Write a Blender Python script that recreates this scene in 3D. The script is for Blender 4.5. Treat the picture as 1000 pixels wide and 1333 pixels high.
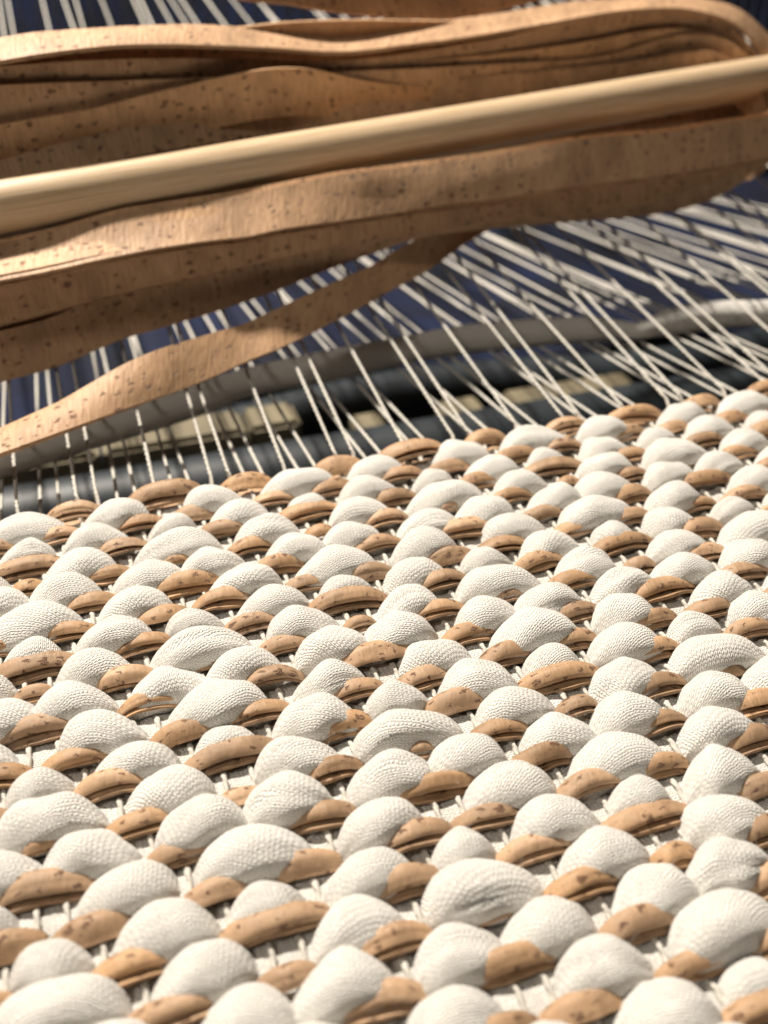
import bpy, math, random
import numpy as np
from mathutils import Matrix, Vector

for o in list(bpy.data.objects):
    bpy.data.objects.remove(o)
scene = bpy.context.scene
COL = scene.collection
rng = random.Random(11)

# ------------------------------------------------------------------ camera
RIGHT = Vector((0.9504316, -0.3109254, 0.0022679))
DOWN = Vector((-0.1785374, -0.5516925, -0.8147146))
FWD = Vector((0.2545666, 0.7739256, -0.5798578))
CAM = Vector((-0.04686797, -0.12556144, 0.14852839))
cam_data = bpy.data.cameras.new('camera')
cam = bpy.data.objects.new('camera', cam_data)
COL.objects.link(cam)
m = Matrix.Identity(4)
for r in range(3):
    m[r][0] = RIGHT[r]
    m[r][1] = -DOWN[r]
    m[r][2] = -FWD[r]
    m[r][3] = CAM[r]
cam.matrix_world = m
cam_data.sensor_fit = 'VERTICAL'
cam_data.sensor_height = 24.0
cam_data.lens = 1291.73 / 1333.0 * 24.0
cam_data.clip_start = 0.005
cam_data.clip_end = 50.0
cam_data.dof.use_dof = True
cam_data.dof.focus_distance = 0.213
cam_data.dof.aperture_fstop = 8.2
scene.camera = cam

# ------------------------------------------------------------------ light
world = bpy.data.worlds.new('World')
scene.world = world
world.use_nodes = True
bg = world.node_tree.nodes['Background']
bg.inputs['Color'].default_value = (1.0, 0.90, 0.78, 1)
bg.inputs['Strength'].default_value = 0.048


def lamp(name, loc, target, power, size, colour):
    d = bpy.data.lights.new(name, 'AREA')
    d.shape = 'DISK'
    d.size = size
    d.energy = power
    d.color = colour
    o = bpy.data.objects.new(name, d)
    COL.objects.link(o)
    o.location = loc
    o.rotation_euler = (Vector(target) - Vector(loc)).to_track_quat('-Z', 'Y').to_euler()
    return o


lamp('ceiling_lamp_behind', (-0.26, 0.80, 1.06), (0.04, 0.06, 0), 37.0, 0.07, (1.0, 0.915, 0.80))
sp = bpy.data.lights.new('ceiling_spot_front', 'SPOT')
sp.energy = 15.0
sp.spot_size = math.radians(27)
sp.spot_blend = 0.8
sp.shadow_soft_size = 0.06
sp.color = (1.0, 0.91, 0.79)
spo = bpy.data.objects.new('ceiling_spot_front', sp)
COL.objects.link(spo)
spo.location = (-0.80, -0.30, 1.05)
spo.rotation_euler = (Vector((0.0, 0.05, 0.0)) - Vector(spo.location)).to_track_quat('-Z', 'Y').to_euler()
scene.view_settings.view_transform = 'Standard'
scene.view_settings.look = 'None'
scene.view_settings.exposure = 0.0
scene.view_settings.gamma = 1.0


# ------------------------------------------------------------------ materials
class NT:
    """small helper that writes node trees"""

    def __init__(self, name):
        self.mat = bpy.data.materials.new(name)
        self.mat.use_nodes = True
        self.t = self.mat.node_tree
        self.b = self.t.nodes['Principled BSDF']

    def n(self, kind, **kw):
        nd = self.t.nodes.new(kind)
        for k, v in kw.items():
            setattr(nd, k, v)
        return nd

    def put(self, sock, v):
        if hasattr(v, 'is_output'):
            self.t.links.new(v, sock)
        else:
            sock.default_value = v

    def math(self, op, a, b=0.0, c=0.0, clamp=False):
        nd = self.n('ShaderNodeMath', operation=op, use_clamp=clamp)
        for s, v in zip(nd.inputs, (a, b, c)):
            self.put(s, v)
        return nd.outputs[0]

    def noise(self, vec, scale, detail=3.0, rough=0.55):
        nd = self.n('ShaderNodeTexNoise')
        self.put(nd.inputs['Vector'], vec)
        nd.inputs['Scale'].default_value = scale
        nd.inputs['Detail'].default_value = detail
        nd.inputs['Roughness'].default_value = rough
        return nd.outputs['Fac']

    def ramp(self, fac, stops):
        nd = self.n('ShaderNodeValToRGB')
        el = nd.color_ramp.elements
        while len(el) < len(stops):
            el.new(0.5)
        for e, (p, c) in zip(el, stops):
            e.position = p
            e.color = (*c, 1) if len(c) == 3 else c
        self.put(nd.inputs['Fac'], fac)
        return nd.outputs['Color']

    def mapping(self, vec, scale=(1, 1, 1), loc=(0, 0, 0)):
        nd = self.n('ShaderNodeMapping')
        self.put(nd.inputs['Vector'], vec)
        nd.inputs['Scale'].default_value = scale
        nd.inputs['Location'].default_value = loc
        return nd.outputs['Vector']

    def mix(self, fac, a, b, mode='MIX'):
        nd = self.n('ShaderNodeMix', data_type='RGBA', blend_type=mode)
        self.put(nd.inputs['Factor'], fac)
        self.put(nd.inputs['A'], a if hasattr(a, 'is_output') else (*a, 1))
        self.put(nd.inputs['B'], b if hasattr(b, 'is_output') else (*b, 1))
        return nd.outputs['Result']

    def bump(self, height, dist, strength=1.0, normal=None):
        nd = self.n('ShaderNodeBump')
        nd.inputs['Distance'].default_value = dist
        nd.inputs['Strength'].default_value = strength
        self.put(nd.inputs['Height'], height)
        if normal is not None:
            self.put(nd.inputs['Normal'], normal)
        return nd.outputs['Normal']

    def set(self, **kw):
        for k, v in kw.items():
            self.put(self.b.inputs[k.replace('_', ' ')], v if hasattr(v, 'is_output') or not isinstance(v, tuple) else (*v, 1))
        return self.mat


def knit_material():
    w = NT('cotton_knit')
    uv = w.n('ShaderNodeUVMap').outputs['UV']          # millimetres: x around, y along the yarn
    info = w.n('ShaderNodeObjectInfo').outputs['Random']
    warp = w.n('ShaderNodeTexNoise', noise_dimensions='2D')
    w.put(warp.inputs['Vector'], uv)
    warp.inputs['Scale'].default_value = 0.55
    warp.inputs['Detail'].default_value = 2.0
    off = w.n('ShaderNodeVectorMath', operation='MULTIPLY_ADD')
    w.put(off.inputs[0], warp.outputs['Color'])
    off.inputs[1].default_value = (0.62, 0.62, 0)
    w.put(off.inputs[2], uv)
    sep = w.n('ShaderNodeSeparateXYZ')
    w.put(sep.inputs[0], off.outputs[0])
    # wales run along the yarn: each is a column of slanted legs, mirrored left and right
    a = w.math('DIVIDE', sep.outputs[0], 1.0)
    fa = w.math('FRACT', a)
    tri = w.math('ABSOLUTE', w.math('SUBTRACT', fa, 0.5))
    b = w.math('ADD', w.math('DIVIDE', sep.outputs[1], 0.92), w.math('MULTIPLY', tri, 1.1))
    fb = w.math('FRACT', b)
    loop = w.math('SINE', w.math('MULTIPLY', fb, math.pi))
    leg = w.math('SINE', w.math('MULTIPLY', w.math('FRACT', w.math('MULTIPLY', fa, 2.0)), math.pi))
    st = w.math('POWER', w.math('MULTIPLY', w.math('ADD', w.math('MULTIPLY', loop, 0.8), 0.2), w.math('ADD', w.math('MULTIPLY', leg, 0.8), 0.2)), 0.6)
    fine = w.noise(uv, 7.0, 3.0, 0.7)
    hgt = w.math('ADD', w.math('MULTIPLY', st, 0.85), w.math('MULTIPLY', fine, 0.22))
    nrm = w.bump(hgt, 0.00036, 1.0)
    big = w.noise(uv, 0.12, 2.0)
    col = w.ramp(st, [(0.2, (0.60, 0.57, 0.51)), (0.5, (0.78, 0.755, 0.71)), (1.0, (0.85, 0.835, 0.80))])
    col = w.mix(w.math('MULTIPLY', w.math('SUBTRACT', big, 0.35, clamp=True), 0.5, clamp=True), col, (0.70, 0.655, 0.58))
    col = w.mix(w.math('MULTIPLY', info, 0.18), col, (0.70, 0.66, 0.60))
    return w.set(Base_Color=col, Roughness=0.95, Normal=nrm, Sheen_Weight=0.25, Sheen_Roughness=0.5, Specular_IOR_Level=0.15)


def cork_material(name, tone, scale=1.0, streaks=1.0, wrinkle=0.3, pits=0.31):
    w = NT(name)
    uv = w.n('ShaderNodeUVMap').outputs['UV']          # millimetres: x along, y across
    info = w.n('ShaderNodeObjectInfo').outputs['Random']
    shift = w.n('ShaderNodeCombineXYZ')
    w.put(shift.inputs[0], w.math('MULTIPLY', info, 431.0))
    w.put(shift.inputs[1], w.math('MULTIPLY', info, 173.0))
    add = w.n('ShaderNodeVectorMath', operation='ADD')
    w.put(add.inputs[0], uv)
    w.put(add.inputs[1], shift.outputs[0])
    v = add.outputs[0]
    clouds = w.noise(w.mapping(v, (0.10, 0.05, 1)), 1.0 * scale, 4.0, 0.6)
    streak = w.noise(w.mapping(v, (1.6, 0.16, 1)), 1.0 * scale, 4.0, 0.6)
    grain = w.noise(v, 5.5 * scale, 3.0, 0.65)
    col = w.ramp(clouds, [(0.28, tuple(c * 0.66 for c in tone)), (0.5, tone), (0.72, tuple(min(1, c * 1.22) for c in tone))])
    col = w.mix(w.math('MULTIPLY', w.math('SUBTRACT', streak, 0.46, clamp=True), 1.3 * streaks, clamp=True), col, (tone[0] * 0.66, tone[1] * 0.56, tone[2] * 0.5))
    col = w.mix(w.math('MULTIPLY', w.math('SUBTRACT', grain, 0.5, clamp=True), 1.1, clamp=True), col, (tone[0] * 0.7, tone[1] * 0.6, tone[2] * 0.5))
    hsv = w.n('ShaderNodeHueSaturation')
    w.put(hsv.inputs['Color'], col)
    w.put(hsv.inputs['Value'], w.math('ADD', 0.80, w.math('MULTIPLY', info, 0.38)))
    w.put(hsv.inputs['Saturation'], w.math('ADD', 0.86, w.math('MULTIPLY', w.math('FRACT', w.math('MULTIPLY', info, 7.3)), 0.12)))
    col = hsv.outputs['Color']
    # lenticels: short dark cracks and pits
    wob = w.n('ShaderNodeTexNoise')
    w.put(wob.inputs['Vector'], w.mapping(v, (0.9, 0.9, 1)))
    wob.inputs['Scale'].default_value = 1.0
    wv = w.n('ShaderNodeVectorMath', operation='MULTIPLY_ADD')
    w.put(wv.inputs[0], wob.outputs['Color'])
    wv.inputs[1].default_value = (2.8, 2.8, 0)
    w.put(wv.inputs[2], v)
    vor = w.n('ShaderNodeTexVoronoi', voronoi_dimensions='2D', feature='F1')
    w.put(vor.inputs['Vector'], w.mapping(wv.outputs[0], (0.27 * scale, 0.46 * scale, 1)))
    vor.inputs['Scale'].default_value = 1.0
    sc = w.n('ShaderNodeSeparateColor')
    w.put(sc.inputs[0], vor.outputs['Color'])
    lim = w.math('MULTIPLY', w.math('POWER', sc.outputs[0], 1.5), pits)
    pit = w.math('DIVIDE', w.math('SUBTRACT', lim, vor.outputs['Distance']), 0.05, clamp=True)
    crk = w.noise(w.mapping(v, (0.9 * scale, 2.2 * scale, 1), (7, 3, 0)), 1.0, 4.0, 0.7)
    crack = w.math('MULTIPLY', w.math('SUBTRACT', crk, 0.635, clamp=True), 16.0, clamp=True)
    broken = w.noise(v, 2.4, 3.0, 0.7)
    dark = w.math('MULTIPLY', w.math('MAXIMUM', pit, w.math('MULTIPLY', crack, 0.8)), w.math('MULTIPLY', w.math('SUBTRACT', broken, 0.3, clamp=True), 4.0, clamp=True), clamp=True)
    col = w.mix(w.math('MULTIPLY', dark, 0.86), col, (0.10, 0.036, 0.018))
    hgt = w.math('SUBTRACT', w.math('ADD', w.math('MULTIPLY', grain, 0.35), w.math('MULTIPLY', streak, 0.3 * streaks)), w.math('MULTIPLY', dark, 0.9))
    wr = w.noise(w.mapping(v, (0.75, 0.22, 1), (3, 9, 0)), 1.0, 2.0, 0.5)
    nrm = w.bump(hgt, 0.00018, 0.8, w.bump(wr, 0.0012 * wrinkle, 0.8))
    rough = w.math('ADD', 0.42, w.math('MULTIPLY', grain, 0.25))
    return w.set(Base_Color=col, Roughness=rough, Normal=nrm, Specular_IOR_Level=0.4)


def thread_material():
    w = NT('cotton_thread')
    uv = w.n('ShaderNodeUVMap').outputs['UV']
    f = w.noise(w.mapping(uv, (5.0, 0.9, 1)), 1.0, 3.0, 0.7)
    big = w.noise(uv, 0.08, 2.0)
    col = w.ramp(f, [(0.25, (0.50, 0.47, 0.41)), (0.6, (0.72, 0.69, 0.63)), (0.8, (0.80, 0.78, 0.73))])
    col = w.mix(w.math('MULTIPLY', big, 0.25), col, (0.60, 0.55, 0.48))
    return w.set(Base_Color=col, Roughness=0.8, Normal=w.bump(f, 0.0002, 0.7), Sheen_Weight=0.2, Specular_IOR_Level=0.25)


def wood_material():
    w = NT('turned_wood')
    uv = w.n('ShaderNodeUVMap').outputs['UV']
    f = w.noise(w.mapping(uv, (1.5, 0.035, 1)), 1.0, 4.0, 0.6)
    g = w.noise(w.mapping(uv, (6.0, 0.25, 1)), 1.0, 3.0, 0.6)
    col = w.ramp(f, [(0.3, (0.50, 0.35, 0.20)), (0.5, (0.66, 0.49, 0.315)), (0.72, (0.75, 0.58, 0.40))])
    col = w.mix(w.math('MULTIPLY', w.math('SUBTRACT', g, 0.5, clamp=True), 1.2, clamp=True), col, (0.40, 0.25, 0.12))
    return w.set(Base_Color=col, Roughness=0.42, Normal=w.bump(g, 0.0001, 0.5), Specular_IOR_Level=0.4)


def plain_material(name, colour, rough, vary=0.35, scale=40.0, metallic=0.0):
    w = NT(name)
    tc = w.n('ShaderNodeTexCoord').outputs['Object']
    f = w.noise(tc, scale, 4.0, 0.6)
    col = w.ramp(f, [(0.3, tuple(c * (1 - vary) for c in colour)), (0.7, tuple(min(1, c * (1 + vary)) for c in colour))])
    return w.set(Base_Color=col, Roughness=rough, Normal=w.bump(f, 0.001, 0.3), Metallic=metallic)


KNIT = knit_material()
CORK = cork_material('cork_skin', (0.47, 0.285, 0.15), 1.15, 0.35, 0.35)
CORK_R = cork_material('cork_skin_ribbon', (0.60, 0.355, 0.18), 0.8, 2.4, 0.3, 0.285)
THREAD = thread_material()
WOOD = wood_material()
STEEL = plain_material('blue_grey_paint', (0.022, 0.029, 0.036), 0.5)
LATH = plain_material('pale_lath', (0.19, 0.16, 0.10), 0.7, 0.2, 60.0)
FLOOR = plain_material('dark_floor', (0.012, 0.012, 0.014), 0.8)
BLUE = plain_material('navy_cloth', (0.0016, 0.0058, 0.028), 0.9, 0.95, 14.0)
REED = plain_material('reed_steel', (0.16, 0.19, 0.25), 0.35, 0.2, 80.0, 0.6)


# ------------------------------------------------------------------ mesh helpers
def grid_mesh(name, rings, uvs, closed=True, cap=True, mat=None, sharp=None):
    """rings: (nv, nu, 3) array of points; uvs: (nv, nu+1, 2). One skinned tube."""
    rings = np.asarray(rings, float)
    nv, nu = rings.shape[:2]
    verts = rings.reshape(-1, 3)
    faces = []
    fuv = []
    w = nu if closed else nu - 1
    for j in range(nv - 1):
        for i in range(w):
            i2 = (i + 1) % nu
            faces.append((j * nu + i, j * nu + i2, (j + 1) * nu + i2, (j + 1) * nu + i))
            fuv += [uvs[j][i], uvs[j][i + 1], uvs[j + 1][i + 1], uvs[j + 1][i]]
    if cap and closed:
        faces.append(tuple(range(nu - 1, -1, -1)))
        fuv += [uvs[0][i] for i in range(nu - 1, -1, -1)]
        faces.append(tuple((nv - 1) * nu + i for i in range(nu)))
        fuv += [uvs[nv - 1][i] for i in range(nu)]
    me = bpy.data.meshes.new(name)
    me.from_pydata(verts.tolist(), [], faces)
    lay = me.uv_layers.new(name='UVMap')
    lay.data.foreach_set('uv', np.asarray(fuv, dtype=np.float32).ravel())
    me.polygons.foreach_set('use_smooth', [True] * len(me.polygons))
    if mat:
        me.materials.append(mat)
    me.update()
    if sharp:
        me.set_sharp_from_angle(angle=math.radians(sharp))
    return me


def link(name, me, parent=None, loc=None):
    o = bpy.data.objects.new(name, me)
    COL.objects.link(o)
    if parent is not None:
        o.parent = parent
    if loc is not None:
        o.location = loc
    return o


def tag(o, label=None, cat=None, group=None, kind=None):
    for k, v in (('label', label), ('category', cat), ('group', group), ('kind', kind)):
        if v:
            o[k] = v
    return o


def catmull(P, n):
    """resample a polyline of any width smoothly: n points per segment"""
    P = np.asarray(P, float)
    Q = np.vstack([2 * P[0] - P[1], P, 2 * P[-1] - P[-2]])
    out = []
    for i in range(1, len(Q) - 2):
        p0, p1, p2, p3 = Q[i - 1:i + 3]
        for t in np.arange(n) / n:
            out.append(0.5 * (2 * p1 + (p2 - p0) * t + (2 * p0 - 5 * p1 + 4 * p2 - p3) * t * t + (3 * p1 - p0 - 3 * p2 + p3) * t ** 3))
    out.append(Q[-2])
    return np.array(out)


def tube(name, path, radius, nu, mat, lobes=0, twist=0.0, roll=0.0):
    """a round (or two-ply) strand along a path; radius may vary; twist in radians per mm"""
    path = np.asarray(path, float)
    n = len(path)
    radius = np.broadcast_to(np.asarray(radius, float), (n,))
    tan = np.gradient(path, axis=0)
    tan /= np.linalg.norm(tan, axis=1)[:, None]
    up = np.array([0, 0, 1.0])
    side = np.cross(tan, up)
    side /= np.linalg.norm(side, axis=1)[:, None]
    nor = np.cross(side, tan)
    ln = np.r_[0, np.cumsum(np.linalg.norm(np.diff(path, axis=0), axis=1))] * 1000
    ph = np.arange(nu) / nu * 2 * np.pi
    rings = np.zeros((n, nu, 3))
    uvs = np.zeros((n, nu + 1, 2))
    spin = roll
    for j in range(n):
        if j and ln[j] - ln[j - 1] < 2.5:
            spin += twist * (ln[j] - ln[j - 1])
        a = ph + spin
        rr = radius[j] * ((0.72 + 0.28 * np.abs(np.cos(ph)) ** 1.2) if lobes else 1.0)
        rings[j] = path[j] + np.outer(np.cos(a) * rr, side[j]) + np.outer(np.sin(a) * rr, nor[j])
        uvs[j, :, 0] = np.arange(nu + 1) / nu * 2 * np.pi * radius[j] * 1000
        uvs[j, :, 1] = ln[j]
    return grid_mesh(name, rings, uvs, mat=mat)


# ------------------------------------------------------------------ setting under the loom
def box_mesh(name, x0, x1, y0, y1, z0, z1, mat, bevel=0.0):
    import bmesh
    bm = bmesh.new()
    bmesh.ops.create_cube(bm, size=1.0)
    for v in bm.verts:
        v.co = Vector(((x0 + x1) / 2 + v.co.x * (x1 - x0), (y0 + y1) / 2 + v.co.y * (y1 - y0), (z0 + z1) / 2 + v.co.z * (z1 - z0)))
    if bevel:
        bmesh.ops.bevel(bm, geom=bm.edges[:], offset=bevel, segments=2, affect='EDGES')
    me = bpy.data.meshes.new(name)
    bm.to_mesh(me)
    bm.free()
    me.materials.append(mat)
    return me


floor = link('floor', box_mesh('floor', -3, 4, -2, 5, -0.62, -0.60, FLOOR))
floor['kind'] = 'structure'

# navy cloth hanging in soft folds below and behind the warp
nx, ny = 90, 60
P = np.zeros((ny, nx, 3))
U = np.zeros((ny, nx + 1, 2))
for j in range(ny):
    t = j / (ny - 1)
    for i in range(nx):
        s = i / (nx - 1)
        x = -0.9 + 2.9 * s
        y = 0.36 + 1.25 * t
        z = -0.13 - 0.05 * t + 0.35 * max(0, t - 0.55) ** 1.5 * 2.0
        z += 0.018 * math.sin(x * 21 + 3 * t) * math.sin(x * 7.3 + 1.1) + 0.012 * math.sin(y * 17 + x * 5)
        P[j, i] = (x, y, z)
    U[j, :, 0] = np.arange(nx + 1) * 30
    U[j, :, 1] = t * 1000
bl = link('cloth', grid_mesh('cloth', P, U, closed=False, mat=BLUE))
sol = bl.modifiers.new('thickness', 'SOLIDIFY')
sol.thickness = 0.004
tag(bl, 'navy blue cloth hanging in folds below the warp threads', 'cloth')

tag(link('loom_bar', tube('loom_bar', [(-0.6 + 0.02 * q, 0.305 + 0.01 * math.sin(q * 0.4), -0.105) for q in range(70)], 0.012, 16, STEEL)),
    'dim thin loom bar behind the cream lath, far out of focus', 'bar')
beam = tag(link('loom_beam', tube('loom_beam', [(-0.5 + 0.02 * q, 0.205, -0.075) for q in range(56)], 0.0165, 20, STEEL)),
           'blurred blue grey loom beam under the edge of the cloth', 'beam')
lath = tag(link('lath', None), 'cream wooden lath lying blurred behind the blue grey beam', 'lath')
segs = [(-0.30, -0.088), (-0.0865, -0.050), (-0.0485, 0.010), (0.0115, 0.034), (0.060, 0.074), (0.102, 0.122), (0.135, 0.20)]
for q, (a, b) in enumerate(segs):
    link('slat', box_mesh('slat', a, b, 0.232, 0.252, -0.085, -0.064 - (0.012 if q > 3 else 0), LATH, 0.002), lath)

# ------------------------------------------------------------------ the weave
PITCH = 0.005                      # warp ends are 5 mm apart
PAIR = 1.8394 * PITCH              # one white and one cork pick together
CORK_Y = 0.57                      # the cork pick lies close under the white pick behind it
WARP_SHIFT = -0.30 * PITCH
THREADING = [1, 2, 3, 4, 1, 2, 3, 4, 3, 2, 1, 4, 3, 2]     # point twill
SHEDS = {-10: (1, 2), -9: (4, 1), -8: (3, 4), -7: (2, 3), -6: (1, 2), -5: (4, 1), -4: (3, 4), -3: (2, 3), -2: (3, 4), -1: (4, 1),
         0: (1, 2), 1: (2, 3), 2: (3, 4), 3: (4, 1), 4: (1, 2), 5: (2, 3), 6: (3, 4), 7: (4, 1), 8: (1, 2), 9: (2, 3)}
ROWS = sorted(SHEDS)
I0, I1 = -24, 74
FELL = 0.0965


def shaft(i):
    return THREADING[i % 14]


def opposite(s):
    return tuple(q for q in (1, 2, 3, 4) if q not in s)


def floats(shed):
    """runs of ends that the weft passes over"""
    out, run = [], []
    for i in range(I0, I1 + 1):
        if shaft(i) in shed:
            run.append(i)
        else:
            if run:
                out.append((run[0], run[-1]))
            run = []
    if run:
        out.append((run[0], run[-1]))
    return out


def project(p):
    v = Vector(p) - CAM
    z = v.dot(FWD)
    return 500 + 1291.73 * v.dot(RIGHT) / z, 666.5 + 1291.73 * v.dot(DOWN) / z


def in_view(p, pad=70):
    u, v = project(p)
    return -pad < u < 1000 + pad and 450 < v < 1333 + pad


def wob(r, n=4):
    """a few low waves with random phase: smooth irregularity in two directions"""
    T = [(r.uniform(-1, 1), r.uniform(0.6, 2.6), r.randint(1, 3), r.uniform(0, 6.28), r.uniform(0, 6.28)) for _ in range(n)]

    def f(t, ph):
        s = 0
        for a, ft, fp, p1, p2 in T:
            s = s + a * np.sin(ft * 3.0 * t + p1) * np.sin(fp * ph + p2)
        return s / n
    return f


def knit_puff(n, r, nu=26, nv=25):
    """a float of knitted tube yarn swelling over n warp ends, pinched at both ends"""
    L = ((n + 1) / 2 * PITCH + 0.0018) * r.uniform(0.95, 1.05) * (1.07 if n == 1 else 1.0)
    ry = {1: 0.0041, 2: 0.0051, 3: 0.0056}.get(n, 0.0056) * r.uniform(0.93, 1.07)
    rz = {1: 0.0040, 2: 0.0050, 3: 0.0055}.get(n, 0.0055) * r.uniform(0.92, 1.08)
    pw = r.uniform(1.9, 2.5)
    f = wob(r)
    skew = r.uniform(-0.16, 0.16)
    tilt = r.uniform(-0.08, 0.10)
    gn = r.choice((5, 6, 7, 8))
    crease = r.random() < 0.5
    c0, c1, cd = r.uniform(0.5, 2.4), r.uniform(-0.5, 0.5), r.uniform(0.08, 0.20)
    rot = r.uniform(-0.45, 0.45) + (0.0 if r.random() < 0.8 else 1.2)
    cr, sr = math.cos(rot), math.sin(rot)
    ph = np.arange(nu + 1) / nu * 2 * np.pi
    rings = np.zeros((nv, nu, 3))
    uvs = np.zeros((nv, nu + 1, 2))
    ou, ov = r.uniform(0, 50), r.uniform(0, 50)
    for j in range(nv):
        t = -math.cos(math.pi * j / (nv - 1))
        prof = max(0.0, 1 - abs(t) ** pw) ** 0.60
        prof = 0.17 + 0.83 * prof
        d = 1 + 0.24 * f(t, ph)
        # gathers run into the pinched ends
        d = d * (1 + 0.10 * abs(t) ** 2.5 * np.sin(gn * ph + 5 * skew + 2 * t) + 0.03 * np.sin(11 * ph + 4 * t))
        if crease:
            d = d - cd * np.exp(-((ph - c0 - c1 * t) / 0.16) ** 2) * (1 - 0.5 * t * t)
        c, s = np.cos(ph), np.sin(ph)
        yy = ry * prof * d * np.sign(c) * np.abs(c) ** 0.86
        zz = rz * prof * d * np.where(s > 0, np.abs(s) ** 0.9, -0.42 * np.abs(s))
        tt = t + skew * (1 - t * t)
        x = np.full(nu + 1, L * tt)
        zc = -0.0012 - 0.0030 * abs(t) ** 2.0
        y = yy + tilt * L * t + 0.60 * ry * (prof - 0.95)
        z = zz + zc
        x = x + skew * 0.25 * zz
        rings[j] = np.stack([x, y, z], 1)[:nu]
        mu = (ph / (2 * np.pi)) * 2 * np.pi * 4.6
        mv = np.full(nu + 1, L * 1000 * t * 1.15)
        uvs[j, :, 0] = ou + cr * mu * (0.45 + 0.55 * prof) - sr * mv
        uvs[j, :, 1] = ov + sr * mu * (0.45 + 0.55 * prof) + cr * mv
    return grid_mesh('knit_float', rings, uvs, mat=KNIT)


FOLD = np.array([(-3.9, -1.10), (-2.7, -1.45), (-1.0, -1.62), (0.9, -1.52), (2.1, -0.95), (2.4, 0.0), (2.0, 0.85), (1.2, 1.35), (0.1, 1.42), (-0.9, 1.15), (-1.65, 0.72), (-2.05, 0.25), (-1.6, -0.08)])
LIP = np.array([(-3.1, -1.3), (-1.9, -1.6), (-0.2, -1.65), (1.3, -1.4), (2.1, -0.7), (2.1, 0.2), (1.4, 1.0), (0.3, 1.4), (-0.8, 1.25), (-1.9, 0.75), (-2.8, 0.1), (-3.5, -0.5), (-4.0, -1.1)])
ROLL = np.array([(-3.0, -1.2), (-1.7, -1.65), (-0.1, -1.8), (1.4, -1.5), (2.2, -0.6), (2.1, 0.5), (1.3, 1.3), (0.1, 1.6), (-1.2, 1.45), (-2.2, 0.85), (-2.6, 0.0), (-2.1, -0.62), (-1.2, -0.7)])


def cork_loop(n, r, nv=23):
    """a ribbon of cork folded lengthwise, swelling over n warp ends"""
    L = ((n + 1) / 2 * PITCH - 0.0001) * r.uniform(0.96, 1.06)
    k = r.random()
    base = FOLD if k < 0.74 else (ROLL if k < 0.84 else LIP)
    base = base + np.array([[r.uniform(-0.25, 0.25), r.uniform(-0.10, 0.10)] for _ in base])
    base = catmull(base, 2)
    m = len(base)
    tan = np.gradient(base, axis=0)
    tan /= np.linalg.norm(tan, axis=1)[:, None]
    nor = np.stack([-tan[:, 1], tan[:, 0]], 1)
    th = 0.41
    prof = np.vstack([base + nor * th, (base - nor * th)[::-1]])
    nu = len(prof)
    arc = np.r_[0, np.cumsum(np.linalg.norm(np.diff(base, axis=0), axis=1))]
    across = np.r_[arc, arc[::-1] + 21.0]
    across = np.r_[across, across[0]]
    sc = {1: 0.66, 2: 0.75, 3: 0.86}.get(n, 0.86) * r.uniform(0.9, 1.1)
    f = wob(r)
    tw0, tw1 = r.uniform(-0.22, 0.22), r.uniform(-0.3, 0.3)
    ph = np.arange(nu) / nu * 2 * np.pi
    rings = np.zeros((nv, nu, 3))
    uvs = np.zeros((nv, nu + 1, 2))
    bow = r.uniform(-0.0006, 0.0006)
    for j in range(nv):
        t = -1 + 2 * j / (nv - 1)
        t = math.copysign(abs(t) ** 0.88, t)
        s = sc * (0.52 + 0.48 * max(0, 1 - abs(t) ** 2.3) ** 0.6)
        a = tw0 + tw1 * t
        d = (1 + 0.19 * f(t, ph))[:, None]
        p = prof * d * s
        p = p * np.array([1.0, 0.92 + 0.08 * (1 - abs(t))])
        q = np.stack([p[:, 0] * math.cos(a) - p[:, 1] * math.sin(a), p[:, 0] * math.sin(a) + p[:, 1] * math.cos(a)], 1) / 1000
        zc = 0.0001 - 0.0031 * abs(t) ** 2.4
        rings[j] = np.stack([np.full(nu, L * t), q[:, 0] + bow * (1 - t * t), q[:, 1] + zc], 1)
        uvs[j, :, 0] = L * t * 1000 + 40
        uvs[j, :, 1] = across
    return grid_mesh('cork_float', rings, uvs, mat=CORK, sharp=50)


mat_root = tag(link('woven_mat', None, loc=(0, 0, 0)),
               'woven mat of white knit yarn and folded cork strips on white warp', 'mat')


def core_mesh(name, y, z, ry, rz, mat, r, puffs):
    """the weft itself, running across under and over the warp; swells into the floats that lie out of view"""
    xs = np.arange((I0 - 1) * PITCH, (I1 + 1) * PITCH, 0.0016)
    nu = 12
    ph = np.arange(nu + 1) / nu * 2 * np.pi
    rings = np.zeros((len(xs), nu, 3))
    uvs = np.zeros((len(xs), nu + 1, 2))
    p1, p2 = r.uniform(0, 6), r.uniform(0, 6)
    for j, x in enumerate(xs):
        g = 0.0
        for c, hw, _ in puffs:
            t = abs(x - c) / hw
            if t < 1:
                g = max(g, (1 - t ** 2.2) ** 0.6)
        a = ry * (1 + 0.10 * math.sin(x * 900 + p1) + 0.06 * math.sin(x * 2100 + p2)) * (1 + 0.2 * g)
        b = rz * (1 + 0.08 * math.sin(x * 1300 + p2)) * (1 + 1.2 * g)
        zz = z + 0.0026 * g
        d = 1 + 0.06 * np.sin(5 * ph + x * 700)
        rings[j] = np.stack([np.full(nu + 1, x), y + a * np.cos(ph) * d, zz + b * np.sin(ph) * d], 1)[:nu]
        uvs[j, :, 0] = ph * 4.2 if mat is KNIT else x * 1000
        uvs[j, :, 1] = x * 1000 if mat is KNIT else ph * 3.0
    return grid_mesh(name, rings, uvs, mat=mat)


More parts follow.
